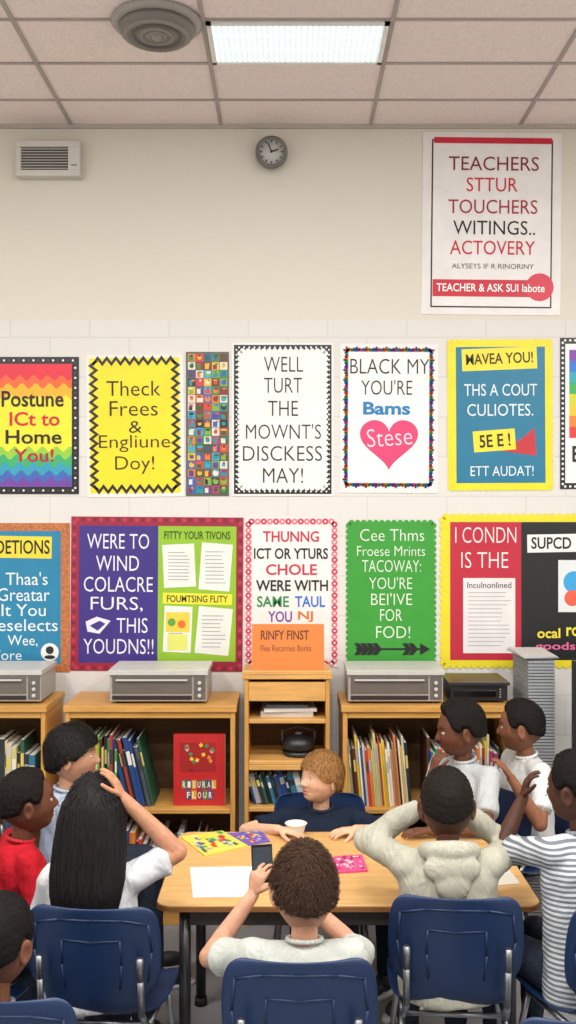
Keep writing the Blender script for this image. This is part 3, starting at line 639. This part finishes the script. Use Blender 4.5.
def hand(b, Wp, d, n, s, mat, curl=18, k=1.0, spread=1.0):
    d = d.normalized(); n = (n-d*n.dot(d)).normalized(); s_ = d.cross(n).normalized()
    if s_.dot(s) < 0: s_ = -s_
    s = s_; pr = []
    for t, w, h in ((-.01, .017, .013), (.01, .02, .013), (.03, .028, .0125), (.05, .031, .0115), (.062, .029, .009)):
        c = Wp+d*t*k; pr.append([c+(s*math.cos(a)*w+n*math.sin(a)*h)*k for a in [2*math.pi*i/14 for i in range(14)]])
    b.rings(pr, mat)
    for i, ln in enumerate((.046, .053, .049, .038)):
        base = Wp+(d*(.058-.003*(i == 3))+s*(.0245-.0163*i))*k; dd = (d+s*(.16-.105*i)*spread).normalized(); ax = dd.cross(n).normalized()
        p0 = base-dd*.012*k; r = .0068*k; segs = (.012+ln*.42, ln*.33, ln*.25); an = curl*.6
        for j, sl in enumerate(segs):
            dj = Matrix.Rotation(math.radians(an), 3, ax) @ dd; p1 = p0+dj*sl*k; b.cap(p0, r, p1, r*.92, mat); p0 = p1; r *= .92; an += curl
    td = (d*.62+s*.75+n*.25).normalized(); p0 = Wp+(d*.016+s*.016)*k; p1 = p0+td*.032*k; p2 = p1+(td+d*.5+n*.25).normalized()*.026*k; p3 = p2+(td+d*.8+n*.3).normalized()*.016*k
    b.cap(p0, .0095*k, p1, .008*k, mat); b.cap(p1, .008*k, p2, .0072*k, mat); b.cap(p2, .0072*k, p3, .0062*k, mat)

def vox(ob, size, it, disp=0):
    r = ob.modifiers.new('r', 'REMESH'); r.mode = 'VOXEL'; r.voxel_size = size; r.use_smooth_shade = True
    s = ob.modifiers.new('s', 'SMOOTH'); s.factor = .5; s.iterations = it
    if disp:
        d = ob.modifiers.new('d', 'DISPLACE'); d.texture = fold; d.texture_coords = 'LOCAL'; d.strength = disp; d.mid_level = .5

def kid(name, x, y, top, yaw, hyaw, pitch=0, roll=0, skin='#8a5a40', hair='#15100e', style='short', thick=.010, curl=1, strands=0,
        shirt='#dddddd', skind='fabric', sleeve='short', hood=False, pants='#2c3340', lh=None, rh=None, le=None, re=None, lhand=None, rhand=None,
        lean=.03, seat=.42, k=1.0, hs=1.0, hoff=(0, 0), shrug=0, mess=.25, ral=(.2, .19), lal=(.2, .19), neck=.132):
    f = V(-math.sin(math.radians(yaw)), math.cos(math.radians(yaw)), 0); r = V(math.cos(math.radians(yaw)), math.sin(math.radians(yaw)), 0); up = V(0, 0, 1)
    root = bpy.data.objects.new(name, None); sc.collection.objects.link(root)
    pel = V(x, y, 0)-f*lean; pel.z = seat+.095; root.location = V(pel.x, pel.y, 0)
    C = V(x, y, top-.105*hs-.8*thick)+f*.012+r*hoff[0]+f*hoff[1]
    Nk = V(x, y, C.z-neck*hs)-f*.012
    make_head(root, C, hyaw, pitch, roll, skin, hair, style, thick, curl, strands, hs, mess)
    skm = M(skin, .55, 'skin'); shm = M(shirt, .85, skind); pm = M(pants, .8, 'fabric')
    ax = (Nk-pel)
    b = MB(); n = 20; kw = k; kd = 1+(k-1)*.5
    def ring(t, rx, ry, fo=0): c = pel+ax*t+f*fo; return [c+r*math.cos(a)*rx*kw+f*math.sin(a)*ry*kd for a in [2*math.pi*i/n for i in range(n)]]
    b.rings([ring(-.24, .10, .07), ring(-.20, .138, .098), ring(-.05, .142, .100), ring(.2, .136, .094, .004), ring(.42, .134, .092, .006), ring(.62, .138, .090, .004), ring(.76, .138, .082, -.002), ring(.86, .116, .066, -.008), ring(.93, .076, .053, -.008), ring(.985, .050, .048, 0)], shm)
    sk_ = MB(); sk_.cap(Nk-up*.05, .037, C+f*-.012-up*.05*hs, .034*hs, skm)
    for sx, tgt, hint, hd, al in ((-1, lh, le, lhand, lal), (1, rh, re, rhand, ral)):
        S = Nk+r*sx*.116*kw-up*(.045-shrug)
        L1, L2 = al[0]*k, al[1]*k
        if tgt is None: tgt = S+f*.21-up*.26-r*sx*.02
        tgt = Vector(tgt); dv = tgt-S; dl = dv.length
        if dl > (L1+L2)*.985: tgt = S+dv.normalized()*(L1+L2)*.985; dv = tgt-S; dl = dv.length
        if dl < abs(L1-L2)+.02: dl = abs(L1-L2)+.02
        hint = Vector(hint) if hint is not None else (r*sx*.6-up-f*.2)
        a_ = (L1*L1-L2*L2+dl*dl)/(2*dl); hgt = math.sqrt(max(0, L1*L1-a_*a_)); dn = dv.normalized(); hn = (hint-dn*hint.dot(dn)).normalized(); E = S+dn*a_+hn*hgt
        b.cap(Nk+r*sx*.055*k-up*.042, .043, S, .047, shm)
        if sleeve == 'short':
            q = S.lerp(E, .62); b.cap(S, .048, q, .045, shm); b.tube(S.lerp(E, .4), S.lerp(E, .74), .042, .054, shm)
        else:
            b.cap(S, .050, E, .044, shm); b.cap(E, .044, E.lerp(tgt, .85), .036, shm); b.cap(E.lerp(tgt, .86), .031, E.lerp(tgt, .95), .031, shm)
        sk_.cap(S, .036, E, .031, skm); m_ = E.lerp(tgt, .3); sk_.cap(E, .030, m_, .030, skm); sk_.cap(m_, .030, tgt, .0195, skm)
        fd = (tgt-E).normalized(); dd, nn, ss, cl = hd if hd else (fd, -up, -r*sx, 20)
        hand(sk_, tgt, Vector(dd), Vector(nn), Vector(ss), skm, cl, min(k, 1.04)*.98)
    if hood:
        h = MB(); m = 22; ctr = Nk+up*.006
        hp_ = []
        for i in range(m+1):
            a = 2*math.pi*i/m; bkf = .5-.5*math.sin(a)      # 1 at the back, 0 at the front
            hp_.append((ctr+r*math.cos(a)*(.068+.014*bkf)+f*(math.sin(a)*.062-.014*bkf)+up*(.014*bkf-.030*(1-bkf)), .018+.013*bkf))
        for (p0, r0), (p1, r1) in zip(hp_, hp_[1:]): h.cap(p0, r0, p1, r1, shm)
        h.ell(Nk-f*.080-up*.034, (.092, .032, .052), shm, RZ(yaw)); h.ell(Nk-f*.090-up*.080, (.056, .024, .055), shm, RZ(yaw))
        vox(h.build('hood', Nk, root), .006, 3, .004)
    else:
        cr_ = MB()
        pts = [Nk+up*.004+r*math.cos(a)*.047+f*(math.sin(a)*.046)-up*.010*math.sin(a) for a in [2*math.pi*i/20 for i in range(21)]]
        cr_.path(pts, .0065, M(shirt, .8) if skind != 'stripe' else M('#8a9098', .8))
        cr_.build('collar', Nk, root)
    vox(b.build('shirt' if not hood else 'hoodie', pel, root), .008, 6, .015)
    vox(sk_.build('arms_neck_hands', pel, root), .0036, 3)
    b = MB(); s2 = MB(); lt = .35
    for sx in (-1, 1):
        hp_ = V(pel.x, pel.y, seat+.075)+r*sx*.068; kn = hp_+f*lt+r*sx*.015; kn.z = seat+.062; an = V(kn.x, kn.y, .10)+f*.02
        b.cap(hp_, .078, kn, .056, pm); b.cap(kn, .056, kn.lerp(an, .35), .05, pm); b.cap(kn.lerp(an, .35), .05, an, .036, pm)
        c = an+f*.045; c.z = .036; Rm = RZ(yaw)
        shoe = M('#2b2c30', .5); s2.ell(c+f*.03, (.036, .075, .034), shoe, Rm); s2.ell(c-f*.04+up*.012, (.033, .045, .044), shoe, Rm)
        so = c.copy(); so.z = .009; s2.rings([[so+Rm @ V(.037*math.cos(a), .010+.112*math.sin(a), zz) for a in [2*math.pi*i/20 for i in range(20)]] for zz in (-.0085, .009)], M('#e4e2de', .6))
    b.ell(V(pel.x, pel.y, seat+.085), (.135*k, .10, .078), pm, RZ(yaw))
    vox(b.build('trousers', pel, root), .012, 5, .008); s2.build('shoes', pel, root)
    return root

up = V(0, 0, 1)
# front boy with phone
kid('boy', .045, 2.68, 1.035, 0, 6, -6, 0, '#c8957a', '#3c2a1f', 'short', .009, 1, 2600, '#bfc3bd', lh=V(-.105, 2.93, .805), rh=V(.05, 2.96, .78), le=(-1, -.1, -.9), re=(1, 0, -.9),
    lhand=((.25, .1, 1), (.6, .6, .1), (.3, -1, .2), 34), rhand=((-.5, .2, .8), (-.6, 0, .2), (0, -1, .3), 30), seat=.39, hs=1.1, k=1.12, neck=.118, mess=.35)
chair(.03, 2.73, 0, .80)
b = MB(); pc = V(-.078, 2.965, .885); Rm = RZ(12) @ RX(-14)
b.box(pc.x-.032, pc.x+.032, pc.y-.004, pc.y+.004, pc.z-.055, pc.z+.055, M('#17181c', .3), Rm, pc); b.box(pc.x-.029, pc.x+.029, pc.y-.0048, pc.y-.004, pc.z-.048, pc.z+.048, M('#39434c', .1), Rm, pc)
b.build('smartphone', pc, bevel=.003)
# hoodie boy
kid('boy', .505, 3.10, 1.135, 0, -4, -2, 0, '#5f3a29', '#1b1613', 'short', .008, 1, 0, '#b4b2a3', sleeve='long', hood=True, lh=V(.425, 3.22, .975), rh=V(.59, 3.22, .955),
    le=(-1, .1, -.95), re=(1, -.05, -1.0), lhand=((.5, .3, .8), (.8, .1, -.3), (0, -1, 0), 35), rhand=((-.5, .3, .8), (-.8, .1, -.3), (0, -1, 0), 35), shrug=.0, k=1.14, hs=1.06, neck=.122)
chair(.52, 3.14, -4, .80)
# girl
kid('girl', -.605, 3.05, 1.125, -4, -8, 0, 3, '#c08a6c', '#120f11', 'long', .012, 0, 1800, '#d2d3d8', rh=V(-.515, 3.05, 1.06), re=(1, .2, -.25), lh=V(-.68, 3.27, .70),
    rhand=((-.45, .05, .9), (-.9, 0, -.45), (0, -1, 0), 14), shrug=.0, hs=1.08, ral=(.155, .235), k=1.04)
chair(-.565, 3.09, -4, .79)
# red shirt boy
kid('boy', -.945, 3.5, 1.03, -62, -66, 8, 0, '#6d4331', '#171210', 'short', .009, 1, 0, '#bd1f2c', seat=.40, hs=1.06, k=1.14, neck=.122)
chair(-.975, 3.48, -62, .78)
# boy in pale blue shirt
kid('boy', -.895, 4.0, 1.080, -75, -86, 4, 0, '#c9977a', '#12100f', 'bowl', .012, 0, 1800, '#a8b4c8', hs=1.10, k=1.1, neck=.125)
chair(-.93, 4.0, -75, .78)
# far kid, arms on the table
kid('boy', .14, 4.12, .945, 180, 125, 10, 0, '#dcae90', '#946a3c', 'bowl', .010, 0, 2600, '#1d2637', lh=V(.27, 3.90, .685), rh=V(-.04, 3.90, .685), le=(1, .2, -.25), re=(-1, .2, -.25),
    lhand=((-.9, -.3, 0), (0, 0, -1), (0, -1, 0), 12), rhand=((.9, -.3, 0), (0, 0, -1), (0, -1, 0), 12), seat=.34, lean=-.0, mess=.5, k=1.06, hs=.98)
chair(.14, 4.15, 180, .70)
# boy with hand to chin, turned towards the table
kid('boy', .735, 4.13, 1.158, 128, 92, -4, 0, '#6a4231', '#171311', 'short', .016, 1, 0, '#b6babd', rh=V(.60, 4.07, .865), re=(-.3, -.3, -1), lh=V(.56, 3.87, .69), le=(.3, -.6, -.6),
    lhand=((-1, -.1, 0), (0, 0, -1), (0, 1, 0), 15), rhand=((.25, .1, .95), (.9, .3, .2), (0, -1, 0), 35), hs=1.06, k=1.16, neck=.122, lean=0)
chair(.755, 4.15, 128, .74)
# boy far right
kid('boy', 1.04, 4.32, 1.122, 105, 72, 0, 0, '#8a5a41', '#181412', 'short', .010, 1, 0, '#d6d7d6', hs=1.05, k=1.14, neck=.122, lh=V(.93, 4.08, .84), le=(.3, -.4, -1))
chair(1.085, 4.32, 100, .76)
# striped shirt boy
kid('boy', .925, 3.10, 1.19, 25, 45, 0, 0, '#4f3024', '#120e0d', 'short', .009, 1, 0, '#9aa0a8', 'stripe', lh=V(.80, 3.33, .98), le=(-1, .1, -.9), lhand=((.2, -.1, 1), (.9, -.2, .1), (0, -1, 0), 25), rh=V(.98, 3.35, .72), k=1.1, hs=1.06, neck=.125)
chair(.965, 3.10, 15, .80)
# bottom-left child
kid('boy', -.745, 2.50, .965, -10, -16, 0, 0, '#7a4e3a', '#141012', 'short', .010, 1, 0, '#7f848c', seat=.36, hs=1.08)
chair(-.69, 2.53, -3, .80)
# navy child at the left edge
kid('boy', -1.06, 3.0, 1.10, -20, -25, 0, 0, '#7a4e3a', '#141012', 'short', .009, 1, 0, '#232c3c', sleeve='long')
chair(-1.06, 3.02, -20, .79)
# empty chair lower right
chair(.73, 2.50, 0, .765)

# ---------------------------------------------------------------- light and camera
w = bpy.data.worlds.new('room_ambient'); sc.world = w; w.use_nodes = True
w.node_tree.nodes['Background'].inputs[0].default_value = (1, .985, .965, 1); w.node_tree.nodes['Background'].inputs[1].default_value = .68
cam = bpy.data.cameras.new('camera'); co = bpy.data.objects.new('camera', cam); sc.collection.objects.link(co); sc.camera = co
co.location = (0, 0, HC); co.rotation_euler = (math.radians(90), 0, 0); cam.sensor_fit = 'VERTICAL'; cam.sensor_height = 36; cam.lens = F/1024*36; cam.clip_start = .05
sc.view_settings.view_transform = 'Standard'
